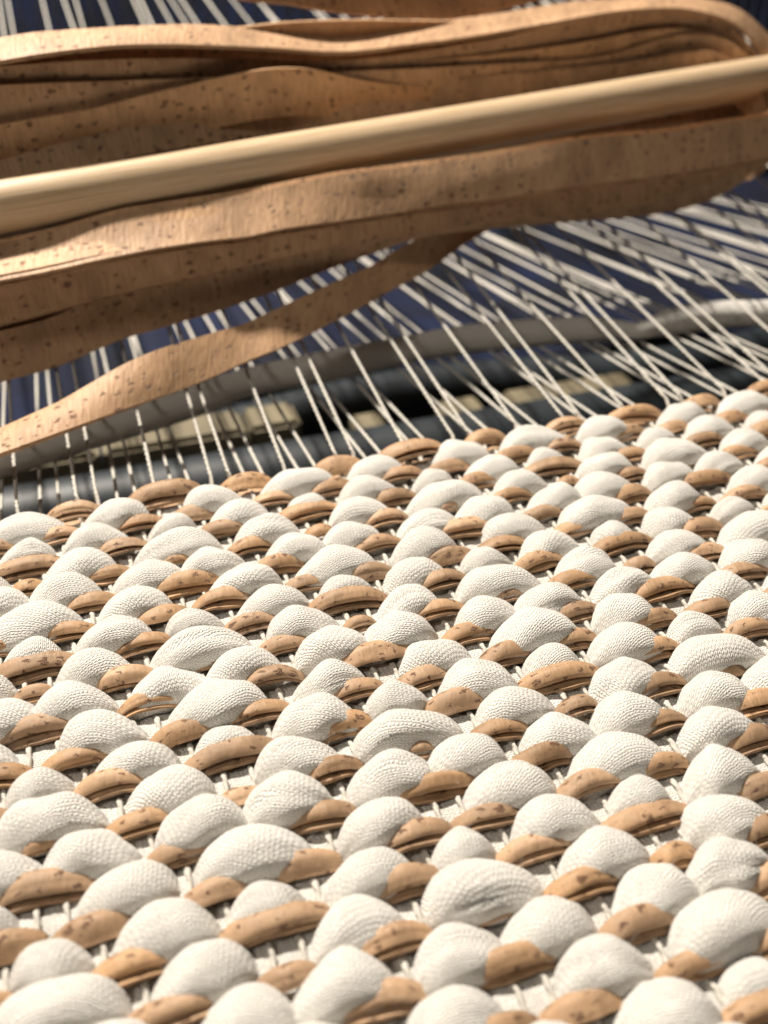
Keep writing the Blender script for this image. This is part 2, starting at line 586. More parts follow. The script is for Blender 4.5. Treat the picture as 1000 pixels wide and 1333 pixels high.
puffs_in_view = []
for k in ROWS:
    shed = SHEDS[k]
    for kind in ('knit', 'cork'):
        r = random.Random(1000 + 17 * k + (5 if kind == 'cork' else 0))
        if kind == 'knit':
            y, runs = -k * PAIR, floats(shed)
        else:
            y, runs = -k * PAIR + CORK_Y * PAIR, floats(opposite(shed))
        far, near = [], []
        for a, b in runs:
            c = (a + b) / 2 * PITCH
            (near if in_view((c, y, 0.0)) else far).append((c, (b - a + 2) / 2 * PITCH, b - a + 1))
        if kind == 'knit':
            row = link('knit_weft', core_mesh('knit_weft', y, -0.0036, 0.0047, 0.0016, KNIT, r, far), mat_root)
        else:
            row = link('cork_weft', core_mesh('cork_weft', y, -0.0046, 0.0024, 0.0011, CORK, r, far), mat_root)
        for c, hw, n in near:
            me = knit_puff(n, r) if kind == 'knit' else cork_loop(n, r)
            o = link('knit_float' if kind == 'knit' else 'cork_float', me, row)
            o.location = (c + r.uniform(-0.0004, 0.0004), y + r.uniform(-0.0005, 0.0005), r.uniform(-0.0004, 0.0004) + (0.0 if kind == 'knit' else 0.0005))
            if k == -10 and kind == 'cork':
                o.location.z += 0.0008
                o.scale = (1.06, 1.15, 1.15)
            if kind == 'knit':
                puffs_in_view.append((o.location.copy(), hw, n))
            o.rotation_euler = (r.uniform(-0.10, 0.10), r.uniform(-0.05, 0.05), r.uniform(-0.07, 0.07))

# warp ends: two-ply cotton, woven through the picks, then up or down into the open shed
UP, LOW = math.radians(6.0), math.radians(-9.0)
RAISED = (1, 4)
for i in range(I0, I1 + 1):
    r = random.Random(500 + i)
    x = i * PITCH + WARP_SHIFT
    key = []
    for k in reversed(ROWS):
        for kind, yy in (('knit', -k * PAIR), ('cork', -k * PAIR + CORK_Y * PAIR)):
            over = shaft(i) not in (SHEDS[k] if kind == 'knit' else opposite(SHEDS[k]))   # the warp shows on top
            xx = x + r.uniform(-0.0004, 0.0004)
            if over and kind == 'knit':
                key += [(xx - 0.0003, yy - 0.0032, -0.0024), (xx, yy - 0.001, -0.0017), (xx, yy + 0.0024, -0.0017)]
            else:
                key.append((xx, yy, -0.0026 if over else -0.0058))
    key.sort(key=lambda p: p[1])
    key = [(key[0][0], key[0][1] - 0.01, -0.004)] + key
    path = catmull(key, 5)
    up = shaft(i) in RAISED
    jit = math.radians(r.uniform(-0.7, 0.7))
    ang = (UP if up else LOW) + jit
    drift = r.uniform(-0.013, 0.013)
    ext = []
    y = FELL + 0.005
    step = 0.0016
    z0 = 0.0005 if up else -0.003
    while y < 0.70:
        ext.append((x + drift * (y - FELL), y, z0 + (y - FELL) * math.tan(ang) + (0.0 if up else 0)))
        if y > 0.24:
            step = 0.012
        y += step
    path = np.vstack([path, np.array(ext)])
    rad = np.full(len(path), 0.00064) * (1 + 0.08 * np.sin(np.arange(len(path)) * 0.21 + i))
    o = link('warp_thread', tube('warp_thread', path, rad, 8, THREAD, lobes=2, twist=1.3, roll=r.uniform(0, 6)), mat_root)

# stray cotton fibres standing off the yarn
fv, ff = [], []
r = random.Random(77)
for loc, hw, n in puffs_in_view:
    for _ in range(70 if n > 1 else 32):
        t = r.uniform(-0.9, 0.9)
        a = r.uniform(0.1, 3.0) if r.random() < 0.8 else r.uniform(3.0, 6.2)
        pr_ = (1 - abs(t) ** 2.2) ** 0.6
        root = Vector((loc.x + hw * 1.1 * t, loc.y + 0.0042 * pr_ * math.cos(a) + 0.0034 * (pr_ - 0.75), loc.z - 0.0010 - 0.0034 * t * t + 0.0046 * pr_ * math.sin(a)))
        out = Vector((0.5 * t + r.uniform(-0.9, 0.9), math.cos(a) + r.uniform(-0.7, 0.7), math.sin(a) + r.uniform(-0.6, 0.4))).normalized()
        curl = Vector((r.uniform(-1, 1), r.uniform(-1, 1), r.uniform(-1, 0.5)))
        ln = r.uniform(0.0010, 0.0034)
        rad = r.uniform(0.000010, 0.000022)
        side = out.cross(Vector((0.3, 0.2, 0.9))).normalized()
        up_ = side.cross(out)
        b0 = len(fv)
        S_ = 5
        for q in range(S_ + 1):
            u = q / S_
            c = root + out * ln * u * (1 - 0.3 * u) + curl * ln * 0.7 * u * u - out * 0.0003
            w_ = rad * (1 - 0.6 * u)
            for e in range(3):
                g = e * 2.0944
                fv.append(tuple(c + side * (w_ * math.cos(g)) + up_ * (w_ * math.sin(g))))
        for q in range(S_):
            for e in range(3):
                e2 = (e + 1) % 3
                ff.append((b0 + q * 3 + e, b0 + q * 3 + e2, b0 + q * 3 + 3 + e2, b0 + q * 3 + 3 + e))
fm = bpy.data.meshes.new('loose_fibres')
fm.from_pydata(fv, [], ff)
fm.materials.append(plain_material('fibre', (0.82, 0.80, 0.75), 0.8, 0.05))
fib = link('loose_fibres', fm, mat_root)
fib['kind'] = 'stuff'

# ------------------------------------------------------------------ loose knit yarn lying in the shed
yp = np.array([(-105.9, 127.2, -2.9), (-76.4, 137.5, -4.6), (-54.7, 146.3, -6.0), (-17.8, 161.9, -8.4), (4.5, 172.4, -10.1), (29.7, 176.1, -10.7), (59.8, 181.4, -11.5), (84.4, 183.5, -11.8), (113.5, 179.6, -11.2), (135.9, 173.8, -10.3), (147.4, 165.7, -9.2), (162.5, 169.3, -9.6), (183.1, 170.3, -9.8), (202.5, 163.9, -8.8), (230.4, 155.5, -7.4), (276.1, 146.5, -6.0)]) / 1000
yp = catmull(yp, 8)
rad = np.full(len(yp), 0.0052)
for j in range(len(yp)):
    rad[j] *= 1 - 0.42 * math.exp(-((yp[j][0] - 0.146) / 0.010) ** 2) + 0.05 * math.sin(j * 0.35)
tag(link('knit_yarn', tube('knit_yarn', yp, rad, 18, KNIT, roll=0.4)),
    'loose white knit yarn lying between the raised and lowered warp threads', 'yarn')

# ------------------------------------------------------------------ the shuttle wound with cork ribbon
SO = np.array([-0.07338115, 0.15785217, 0.00886879])
SA = np.array([0.98020429, 0.19690417, 0.02069546])
SD = np.array([-0.19798878, 0.97483463, 0.10245925])
SH = np.array([0.0, -0.10452846, 0.9945219])


def place(p):
    p = np.asarray(p, float) / 1000
    return SO + p[..., 0:1] * SA + p[..., 1:2] * SD + p[..., 2:3] * SH


shuttle = tag(link('weaving_shuttle', None, loc=tuple(SO)),
              'wooden rod shuttle wound with loops of tan cork ribbon above the warp', 'shuttle')
RIB = {
    'F1': [[-14.0, 14.9, 34.6, -17.3, 0.3, 31.9], [-5.9, 14.8, 34.9, -9.4, 0.2, 31.9], [2.5, 14.6, 35.2, -1.4, 0.1, 31.8], [11.1, 14.4, 35.5, 6.8, 0.0, 31.8], [19.8, 14.3, 35.8, 15.3, -0.1, 31.7], [28.7, 14.1, 36.2, 23.9, -0.1, 31.8], [37.9, 13.8, 37.1, 32.8, -0.2, 32.1], [47.2, 13.6, 37.8, 41.9, -0.2, 32.1], [56.7, 13.2, 37.9, 51.1, -0.3, 32.0], [66.3, 12.8, 37.9, 60.6, -0.3, 31.5], [76.1, 12.3, 37.8, 70.3, -0.4, 30.9], [86.1, 11.8, 37.9, 80.3, -0.5, 30.0], [96.3, 11.1, 38.3, 90.6, -0.6, 30.2], [106.8, 10.5, 38.9, 101.1, -0.7, 29.8], [117.4, 9.8, 39.3, 111.9, -0.9, 29.2], [128.4, 9.1, 38.9, 123.0, -1.2, 28.7], [139.6, 8.5, 38.4, 134.4, -1.5, 28.2], [151.2, 7.8, 38.1, 146.1, -1.8, 27.9], [163.0, 7.2, 37.9, 158.2, -2.1, 27.1], [175.2, 6.5, 37.7, 170.6, -2.5, 26.2], [187.6, 5.7, 37.9, 183.3, -2.9, 25.8], [200.2, 5.0, 38.5, 196.5, -3.2, 25.5], [213.3, 4.2, 38.2, 210.0, -3.6, 24.9], [227.0, 3.5, 37.4, 224.1, -4.0, 23.9], [241.2, 2.8, 36.3, 238.6, -4.4, 22.9], [255.9, 2.2, 35.5, 253.6, -4.8, 22.2], [270.9, 1.7, 35.4, 269.0, -5.2, 21.7], [286.5, 1.2, 35.0, 284.8, -5.6, 21.3], [302.7, 0.8, 34.7, 301.3, -6.0, 20.9]],
    'F2': [[-20.9, 6.5, 31.0, -20.9, 3.1, 16.4], [-12.6, 6.4, 31.4, -12.6, 3.1, 16.8], [-4.2, 6.4, 31.8, -4.2, 3.0, 17.2], [4.5, 6.4, 32.2, 4.5, 3.0, 17.6], [13.3, 6.3, 32.6, 13.3, 3.0, 18.0], [22.4, 6.3, 33.0, 22.4, 2.9, 18.4], [31.6, 6.3, 33.4, 31.6, 2.9, 18.8], [41.0, 6.3, 33.7, 41.0, 2.9, 19.1], [50.7, 6.3, 33.8, 50.7, 2.9, 19.2], [60.6, 6.2, 33.9, 60.6, 2.9, 19.3], [70.7, 6.2, 33.9, 70.7, 2.9, 19.3], [81.1, 6.2, 34.0, 81.1, 2.8, 19.3], [91.7, 6.2, 34.0, 91.7, 2.8, 19.4], [102.6, 6.1, 34.0, 102.6, 2.8, 19.4], [113.9, 6.1, 33.9, 113.9, 2.7, 19.3], [125.4, 6.1, 33.4, 125.4, 2.7, 18.8], [137.3, 6.0, 32.6, 137.3, 2.6, 18.0], [149.6, 5.9, 31.5, 149.6, 2.6, 16.9], [162.2, 5.9, 30.8, 162.2, 2.5, 16.2], [175.2, 5.8, 30.4, 175.2, 2.4, 15.8], [188.8, 5.7, 29.1, 188.8, 2.3, 14.4], [202.9, 5.5, 26.7, 202.9, 2.1, 12.0], [217.5, 5.4, 24.9, 217.5, 2.0, 10.3], [232.3, 5.2, 24.2, 232.3, 1.8, 9.6], [247.5, 5.0, 23.9, 247.5, 1.6, 9.3], [262.9, 4.8, 24.6, 262.9, 1.4, 10.0], [278.6, 4.6, 25.9, 278.6, 1.3, 11.3], [294.1, 4.5, 28.7, 294.1, 1.1, 14.1], [303.8, 4.4, 31.0, 303.8, 1.0, 16.3]],
    'F3': [[-25.9, 3.6, 14.2, -25.9, 0.2, -0.4], [-17.4, 4.2, 14.2, -17.4, 0.8, -0.5], [-8.6, 4.8, 14.1, -8.6, 1.4, -0.5], [0.4, 5.4, 14.1, 0.4, 2.0, -0.5], [9.5, 6.0, 13.9, 9.5, 2.6, -0.7], [19.0, 6.6, 14.1, 19.0, 3.2, -0.5], [29.0, 7.2, 15.8, 29.0, 3.8, 1.2], [39.2, 7.8, 17.2, 39.2, 4.4, 2.6], [49.4, 8.4, 17.5, 49.4, 5.0, 2.8], [60.0, 9.0, 17.7, 60.0, 5.7, 3.1], [70.8, 9.8, 18.0, 70.8, 6.4, 3.4], [82.0, 10.5, 18.6, 82.0, 7.1, 4.0], [93.4, 11.0, 19.8, 93.4, 7.6, 5.1], [105.0, 11.4, 21.5, 105.0, 8.0, 6.9], [116.8, 11.6, 23.2, 116.8, 8.2, 8.6], [128.8, 11.7, 24.6, 128.8, 8.3, 10.0], [141.0, 11.8, 25.9, 141.0, 8.4, 11.3], [153.6, 11.8, 26.4, 153.6, 8.5, 11.8], [166.7, 11.8, 25.2, 166.7, 8.5, 10.6], [180.2, 11.8, 23.8, 180.2, 8.4, 9.2], [194.1, 11.7, 22.1, 194.1, 8.3, 7.5], [208.6, 11.6, 20.4, 208.6, 8.2, 5.7], [223.5, 11.4, 18.5, 223.5, 8.0, 3.9], [239.0, 11.1, 16.3, 239.0, 7.7, 1.7], [254.8, 10.6, 14.7, 254.8, 7.2, 0.1], [270.7, 10.0, 14.2, 270.7, 6.6, -0.4], [286.5, 9.4, 15.4, 286.5, 6.0, 0.8], [301.5, 8.7, 19.9, 301.5, 5.4, 5.3], [310.0, 8.4, 25.5, 310.0, 5.0, 10.8]],
    'R5': [[4.7, 60.8, 75.4, 1.6, 46.0, 73.4], [13.2, 60.8, 75.8, 9.9, 46.0, 73.8], [21.9, 60.8, 76.2, 18.3, 46.0, 74.1], [30.8, 60.8, 76.5, 26.9, 46.0, 74.4], [40.0, 60.8, 77.0, 35.7, 46.0, 74.8], [49.2, 60.8, 76.7, 44.7, 46.0, 75.0], [58.6, 60.8, 76.3, 53.9, 46.1, 75.0], [68.3, 60.9, 76.0, 63.2, 46.2, 74.6], [78.2, 61.0, 75.3, 72.8, 46.2, 73.7], [88.4, 61.1, 74.3, 82.6, 46.3, 72.7], [98.8, 61.1, 72.6, 92.7, 46.4, 71.4], [109.5, 61.2, 70.6, 103.1, 46.5, 69.9], [120.7, 61.3, 68.4, 113.9, 46.6, 68.2], [132.2, 61.4, 66.1, 125.0, 46.6, 66.1], [144.1, 61.4, 64.5, 136.5, 46.7, 64.4], [156.4, 61.5, 64.4, 148.3, 46.7, 63.6], [169.0, 61.5, 65.0, 160.5, 46.8, 63.5], [182.0, 61.6, 65.2, 173.1, 46.8, 63.4], [195.3, 61.5, 65.2, 185.9, 46.8, 63.6], [209.0, 61.5, 65.2, 199.1, 46.8, 63.8], [223.0, 61.5, 65.6, 212.7, 46.7, 64.2], [237.3, 61.4, 66.0, 226.5, 46.6, 64.7], [252.1, 61.2, 66.3, 240.8, 46.5, 65.2], [267.4, 61.1, 66.1, 255.5, 46.3, 65.4], [283.2, 60.8, 65.5, 270.7, 46.1, 65.1], [299.5, 60.2, 64.1, 286.3, 45.5, 64.1], [314.6, 57.5, 61.8, 300.9, 42.8, 61.6], [324.0, 55.1, 59.6, 310.1, 40.5, 59.0], [331.4, 52.6, 56.7, 317.5, 38.0, 55.4], [338.5, 49.1, 52.2, 325.2, 34.6, 48.9], [344.3, 46.4, 48.1, 331.8, 32.0, 42.2]],
    'R6': [[4.8, 60.0, 76.4, 4.8, 61.3, 61.4], [13.1, 60.0, 76.0, 13.1, 61.3, 61.1], [21.6, 60.0, 75.6, 21.6, 61.3, 60.7], [30.4, 60.0, 75.3, 30.4, 61.3, 60.3], [39.3, 60.0, 74.9, 39.3, 61.3, 60.0], [48.5, 60.0, 74.5, 48.5, 61.3, 59.6], [58.0, 60.0, 74.1, 58.0, 61.3, 59.2], [67.7, 60.0, 73.7, 67.7, 61.3, 58.8], [77.6, 60.0, 73.3, 77.6, 61.3, 58.3], [87.8, 60.0, 72.8, 87.8, 61.3, 57.9], [98.3, 60.0, 72.4, 98.3, 61.3, 57.4], [109.1, 60.0, 72.2, 109.1, 61.3, 57.2], [120.2, 60.0, 72.2, 120.2, 61.3, 57.3], [131.6, 60.0, 71.7, 131.6, 61.3, 56.7], [143.3, 60.0, 71.0, 143.3, 61.3, 56.0], [155.4, 60.0, 69.9, 155.4, 61.3, 55.0], [167.9, 60.0, 68.4, 167.9, 61.3, 53.5], [180.9, 60.0, 66.9, 180.9, 61.3, 52.0], [194.3, 60.0, 65.3, 194.3, 61.3, 50.4], [208.1, 60.0, 63.9, 208.1, 61.3, 48.9], [222.2, 60.0, 63.6, 222.2, 61.3, 48.7], [236.7, 60.0, 63.7, 236.7, 61.3, 48.8], [251.7, 60.0, 63.7, 251.7, 61.3, 48.7], [267.1, 60.0, 63.6, 267.1, 61.3, 48.7]],
    'R7': [[83.4, 81.0, 97.9, 83.4, 72.0, 85.4], [90.8, 81.0, 95.8, 90.8, 72.0, 83.3], [98.5, 81.0, 93.7, 98.5, 72.0, 81.2], [106.5, 81.0, 91.4, 106.5, 72.0, 78.9], [114.6, 81.0, 89.3, 114.6, 72.0, 76.8], [123.0, 81.0, 87.8, 123.0, 72.0, 75.3], [131.6, 81.0, 86.3, 131.6, 72.0, 73.8], [140.5, 81.0, 84.1, 140.5, 72.0, 71.6], [149.6, 81.0, 82.1, 149.6, 72.0, 69.6], [158.9, 81.0, 80.4, 158.9, 72.0, 67.9], [168.5, 81.0, 78.9, 168.5, 72.0, 66.4], [178.4, 81.0, 77.5, 178.4, 72.0, 65.0], [188.5, 81.0, 76.2, 188.5, 72.0, 63.7], [198.8, 81.0, 75.2, 198.8, 72.0, 62.7], [209.3, 81.0, 75.0, 209.3, 72.0, 62.5], [219.8, 81.0, 76.0, 219.8, 72.0, 63.5], [230.6, 81.0, 77.2, 230.6, 72.0, 64.7], [241.5, 81.0, 78.3, 241.5, 72.0, 65.8], [252.7, 81.0, 79.5, 252.7, 72.0, 67.0], [264.0, 81.0, 80.7, 264.0, 72.0, 68.2], [275.6, 81.0, 81.9, 275.6, 72.0, 69.4], [287.4, 81.0, 83.2, 287.4, 72.0, 70.7], [299.4, 81.0, 84.5, 299.4, 72.0, 72.0]],
    'R4': [[-3.1, 44.0, 56.8, -3.1, 43.0, 41.8], [3.2, 44.0, 57.1, 3.2, 43.0, 42.1], [9.7, 44.0, 57.4, 9.7, 43.0, 42.4], [16.2, 44.0, 57.7, 16.2, 43.0, 42.7], [22.9, 44.0, 58.0, 22.9, 43.0, 43.0], [29.7, 44.0, 58.3, 29.7, 43.0, 43.3], [36.6, 44.1, 58.5, 36.6, 43.1, 43.6], [43.6, 44.2, 58.7, 43.6, 43.1, 43.7], [50.7, 44.3, 58.8, 50.7, 43.2, 43.9], [58.0, 44.3, 59.4, 58.0, 43.3, 44.4], [65.5, 44.3, 60.4, 65.5, 43.3, 45.4], [73.0, 44.2, 61.1, 73.0, 43.2, 46.2], [80.6, 44.0, 61.8, 80.6, 43.0, 46.8], [88.1, 43.3, 62.8, 88.1, 42.2, 47.8], [95.5, 42.1, 63.7, 95.5, 41.0, 48.8], [103.1, 41.1, 64.4, 103.1, 40.1, 49.4], [111.2, 41.1, 64.2, 111.2, 40.1, 49.3], [119.8, 42.0, 63.0, 119.8, 41.0, 48.0], [128.8, 43.0, 60.7, 128.8, 42.0, 45.8], [138.0, 44.0, 57.5, 138.0, 42.9, 42.5], [147.7, 45.1, 54.4, 147.7, 44.0, 39.4], [157.5, 45.9, 51.9, 157.5, 44.8, 37.0], [167.3, 46.2, 49.9, 167.3, 45.1, 34.9], [177.2, 46.3, 48.0, 177.2, 45.2, 33.1], [187.4, 46.3, 46.3, 187.4, 45.2, 31.3], [197.7, 46.2, 44.9, 197.7, 45.1, 29.9], [208.2, 46.1, 43.8, 208.2, 45.0, 28.9], [219.1, 46.0, 42.9, 219.1, 45.0, 27.9], [230.3, 46.0, 41.8, 230.3, 45.0, 26.9]],
    'R4b': [[-3.6, 45.4, 54.0, -3.6, 38.4, 40.8], [5.0, 45.6, 54.6, 5.0, 38.6, 41.3], [13.8, 45.8, 55.1, 13.8, 38.8, 41.9], [22.9, 46.0, 55.7, 22.9, 39.0, 42.5], [32.1, 46.2, 56.3, 32.1, 39.2, 43.1], [41.5, 46.4, 56.8, 41.5, 39.3, 43.6], [51.1, 46.5, 57.2, 51.1, 39.5, 44.0], [61.0, 46.7, 57.4, 61.0, 39.7, 44.1], [71.0, 46.9, 57.3, 71.0, 39.9, 44.1], [81.3, 47.1, 57.2, 81.3, 40.0, 43.9], [91.9, 47.3, 56.9, 91.9, 40.2, 43.7], [102.7, 47.5, 56.8, 102.7, 40.4, 43.5], [113.9, 47.7, 56.6, 113.9, 40.7, 43.4], [125.5, 48.0, 55.9, 125.5, 41.0, 42.6], [137.5, 48.5, 54.5, 137.5, 41.5, 41.3], [150.0, 49.2, 52.9, 150.0, 42.2, 39.7], [162.9, 49.8, 51.2, 162.9, 42.8, 38.0], [176.1, 50.0, 49.8, 176.1, 43.0, 36.5], [189.4, 49.8, 48.8, 189.4, 42.8, 35.6], [203.0, 49.5, 47.9, 203.0, 42.5, 34.7], [217.1, 49.2, 46.7, 217.1, 42.1, 33.5], [231.7, 48.7, 45.3, 231.7, 41.7, 32.0], [246.6, 48.1, 43.8, 246.6, 41.1, 30.6], [261.8, 47.4, 42.6, 261.8, 40.4, 29.4], [277.4, 46.5, 41.5, 277.4, 39.5, 28.2], [293.1, 45.1, 40.4, 293.1, 38.0, 27.1], [306.8, 41.3, 39.8, 306.8, 34.2, 26.5], [315.6, 36.5, 38.7, 315.6, 29.4, 25.4], [321.6, 31.0, 37.6, 321.6, 24.0, 24.3]],
    'Rd': [[2.6, 52.3, 73.0, 2.6, 52.3, 58.0], [10.8, 52.2, 72.6, 10.8, 52.2, 57.6], [19.1, 52.1, 72.2, 19.1, 52.1, 57.2], [27.7, 52.0, 71.8, 27.7, 52.0, 56.8], [36.6, 51.9, 71.4, 36.6, 51.9, 56.4], [45.6, 51.9, 71.0, 45.6, 51.9, 56.0], [54.9, 51.8, 70.5, 54.9, 51.8, 55.5], [64.4, 51.8, 69.8, 64.4, 51.8, 54.8], [74.1, 51.8, 68.8, 74.1, 51.8, 53.8], [84.1, 51.7, 67.6, 84.1, 51.7, 52.6], [94.4, 51.7, 66.3, 94.4, 51.7, 51.3], [105.1, 51.7, 64.9, 105.1, 51.7, 49.9], [116.0, 51.7, 63.1, 116.0, 51.7, 48.1], [127.4, 51.7, 61.4, 127.4, 51.7, 46.4], [139.1, 51.7, 60.3, 139.1, 51.7, 45.3], [151.1, 51.6, 59.9, 151.1, 51.6, 44.9], [163.5, 51.6, 59.8, 163.5, 51.6, 44.8], [176.2, 51.5, 60.0, 176.2, 51.5, 45.0], [189.2, 51.4, 60.3, 189.2, 51.4, 45.3], [202.6, 51.3, 60.8, 202.6, 51.3, 45.8], [216.2, 51.1, 61.6, 216.2, 51.1, 46.6], [230.2, 50.9, 62.6, 230.2, 50.9, 47.6], [244.4, 50.7, 63.6, 244.4, 50.7, 48.6], [259.2, 50.5, 64.2, 259.2, 50.5, 49.2], [274.4, 50.2, 64.1, 274.4, 50.2, 49.1], [290.0, 49.3, 63.1, 290.0, 49.3, 48.1], [303.6, 45.4, 60.8, 303.6, 45.4, 45.8], [311.3, 41.3, 57.6, 311.3, 41.3, 42.6], [316.8, 36.7, 53.7, 316.8, 36.7, 38.7], [323.3, 32.0, 46.9, 323.3, 32.0, 31.9]],
    'Rm': [[2.4, 59.1, 67.9, 2.4, 58.5, 53.0], [10.7, 58.7, 67.3, 10.7, 58.2, 52.3], [19.2, 58.4, 66.7, 19.2, 57.8, 51.7], [27.9, 58.0, 66.1, 27.9, 57.5, 51.1], [36.9, 57.7, 65.4, 36.9, 57.1, 50.4], [46.0, 57.4, 64.7, 46.0, 56.8, 49.7], [55.5, 57.1, 64.0, 55.5, 56.5, 49.0], [65.1, 56.8, 63.3, 65.1, 56.3, 48.3], [75.0, 56.5, 62.5, 75.0, 56.0, 47.5], [85.2, 56.2, 61.7, 85.2, 55.7, 46.8], [95.7, 55.9, 60.9, 95.7, 55.3, 45.9], [106.4, 55.5, 60.0, 106.4, 55.0, 45.1], [117.4, 55.1, 59.0, 117.4, 54.6, 44.0], [128.8, 54.7, 58.0, 128.8, 54.1, 43.0], [140.4, 54.1, 57.1, 140.4, 53.6, 42.1], [152.0, 53.1, 56.6, 152.0, 52.6, 41.6], [163.5, 51.3, 56.7, 163.5, 50.8, 41.8], [175.5, 50.0, 56.8, 175.5, 49.5, 41.8], [188.4, 49.5, 56.4, 188.4, 48.9, 41.4], [201.7, 49.1, 56.0, 201.7, 48.6, 41.1], [215.5, 48.9, 55.8, 215.5, 48.4, 40.8], [229.7, 48.7, 55.8, 229.7, 48.2, 40.8], [244.3, 48.5, 55.9, 244.3, 48.0, 40.9], [259.1, 48.1, 56.5, 259.1, 47.6, 41.5], [274.0, 47.4, 57.0, 274.0, 46.9, 42.0], [289.1, 46.2, 56.7, 289.1, 45.6, 41.7], [302.6, 42.4, 55.2, 302.6, 41.8, 40.3], [310.1, 38.3, 52.8, 310.1, 37.8, 37.8], [315.5, 33.7, 49.3, 315.5, 33.2, 34.3], [321.5, 29.0, 43.8, 321.5, 28.5, 28.8]],
    'Rn1': [[1.3, 49.6, 69.8, 1.3, 48.3, 54.9], [9.4, 49.4, 69.1, 9.4, 48.1, 54.2], [17.6, 49.2, 68.4, 17.6, 47.9, 53.4], [26.1, 49.0, 67.6, 26.1, 47.7, 52.7], [34.9, 48.8, 66.9, 34.9, 47.5, 51.9], [43.8, 48.7, 66.1, 43.8, 47.4, 51.1], [53.0, 48.5, 65.2, 53.0, 47.2, 50.3], [62.5, 48.4, 64.3, 62.5, 47.1, 49.4], [72.3, 48.3, 63.5, 72.3, 47.0, 48.5], [82.3, 48.2, 62.5, 82.3, 46.9, 47.6], [92.6, 48.1, 61.6, 92.6, 46.8, 46.7], [103.2, 48.0, 60.7, 103.2, 46.7, 45.7], [114.2, 48.0, 59.8, 114.2, 46.6, 44.8], [125.4, 47.9, 58.8, 125.4, 46.5, 43.9], [137.0, 47.7, 57.9, 137.0, 46.4, 43.0], [149.0, 47.6, 57.0, 149.0, 46.3, 42.0], [161.3, 47.5, 56.0, 161.3, 46.2, 41.1], [174.0, 47.3, 55.1, 174.0, 46.0, 40.1], [187.1, 47.1, 54.2, 187.1, 45.8, 39.2], [200.6, 46.9, 53.3, 200.6, 45.6, 38.3], [214.5, 46.6, 52.4, 214.5, 45.3, 37.4], [228.8, 46.4, 51.3, 228.8, 45.0, 36.4], [243.5, 46.0, 50.5, 243.5, 44.7, 35.5], [258.4, 45.7, 50.8, 258.4, 44.3, 35.9], [273.3, 45.2, 52.8, 273.3, 43.9, 37.8], [287.9, 44.1, 54.6, 287.9, 42.8, 39.7], [300.0, 39.5, 54.9, 300.0, 38.2, 39.9], [307.1, 35.3, 53.1, 307.1, 33.9, 38.2], [312.2, 30.7, 49.9, 312.2, 29.4, 35.0], [318.0, 26.0, 45.0, 318.0, 24.7, 30.1]],
    'Rn2': [[-3.8, 54.5, 47.4, -3.8, 51.9, 32.6], [5.0, 54.4, 47.6, 5.0, 51.8, 32.9], [14.0, 54.2, 48.0, 14.0, 51.6, 33.2], [23.2, 54.0, 48.3, 23.2, 51.4, 33.5], [32.6, 53.9, 48.6, 32.6, 51.2, 33.8], [42.2, 53.7, 48.9, 42.2, 51.1, 34.1], [52.0, 53.7, 49.2, 52.0, 51.1, 34.5], [62.1, 53.6, 49.6, 62.1, 51.0, 34.8], [72.4, 53.6, 49.9, 72.4, 50.9, 35.1], [83.0, 53.5, 50.2, 83.0, 50.9, 35.4], [93.8, 53.3, 50.4, 93.8, 50.7, 35.7], [104.8, 53.2, 50.6, 104.8, 50.6, 35.8], [116.1, 52.9, 50.6, 116.1, 50.3, 35.8], [127.6, 52.6, 50.5, 127.6, 50.0, 35.7], [139.4, 52.1, 50.3, 139.4, 49.5, 35.6], [151.2, 51.3, 50.3, 151.2, 48.7, 35.6], [162.8, 49.5, 50.5, 162.8, 46.9, 35.8], [174.5, 47.6, 50.7, 174.5, 45.0, 35.9], [186.7, 46.0, 50.6, 186.7, 43.4, 35.8], [199.7, 45.0, 50.2, 199.7, 42.4, 35.4], [213.2, 44.2, 49.7, 213.2, 41.6, 34.9], [227.1, 43.6, 49.1, 227.1, 41.0, 34.4], [241.5, 42.9, 48.6, 241.5, 40.3, 33.8], [256.0, 42.0, 48.3, 256.0, 39.4, 33.5], [270.6, 40.8, 48.5, 270.6, 38.2, 33.8], [284.4, 38.6, 49.7, 284.4, 36.0, 34.9], [295.8, 33.6, 50.7, 295.8, 31.0, 36.0], [302.6, 29.2, 49.1, 302.6, 26.6, 34.3], [307.7, 24.6, 46.0, 307.7, 22.0, 31.3], [311.9, 21.1, 42.4, 311.9, 18.5, 27.6]],
    'T': [[-31.0, -35.6, 3.3, -32.1, -48.1, 7.5], [-23.0, -34.5, 4.3, -24.6, -47.0, 7.5], [-14.7, -33.4, 5.4, -16.9, -45.9, 7.5], [-6.2, -32.2, 6.5, -9.0, -44.7, 7.5], [2.5, -30.5, 7.1, -0.7, -43.0, 7.1], [11.5, -28.8, 8.0, 7.8, -41.3, 6.8], [21.1, -26.9, 10.0, 16.7, -39.4, 6.4], [30.8, -25.0, 12.0, 25.8, -37.5, 6.0], [40.4, -24.0, 13.4, 35.4, -35.5, 5.6], [50.3, -22.3, 13.1, 45.1, -33.8, 5.2], [61.1, -19.2, 11.6, 55.6, -31.2, 4.9], [72.6, -15.3, 9.6, 66.9, -27.8, 4.5], [84.1, -12.9, 10.5, 78.3, -24.9, 4.1], [96.6, -9.4, 10.9, 90.8, -20.9, 3.7], [110.2, -4.4, 10.4, 104.3, -15.9, 3.4], [125.2, 1.8, 8.9, 118.8, -10.2, 3.0], [140.2, 7.0, 10.3, 134.2, -4.0, 2.6], [156.8, 13.5, 10.1, 150.7, 2.5, 2.2], [178.5, 26.0, 5.2, 170.8, 13.5, 1.9], [198.9, 34.9, 2.8, 190.6, 22.4, 1.5]]}


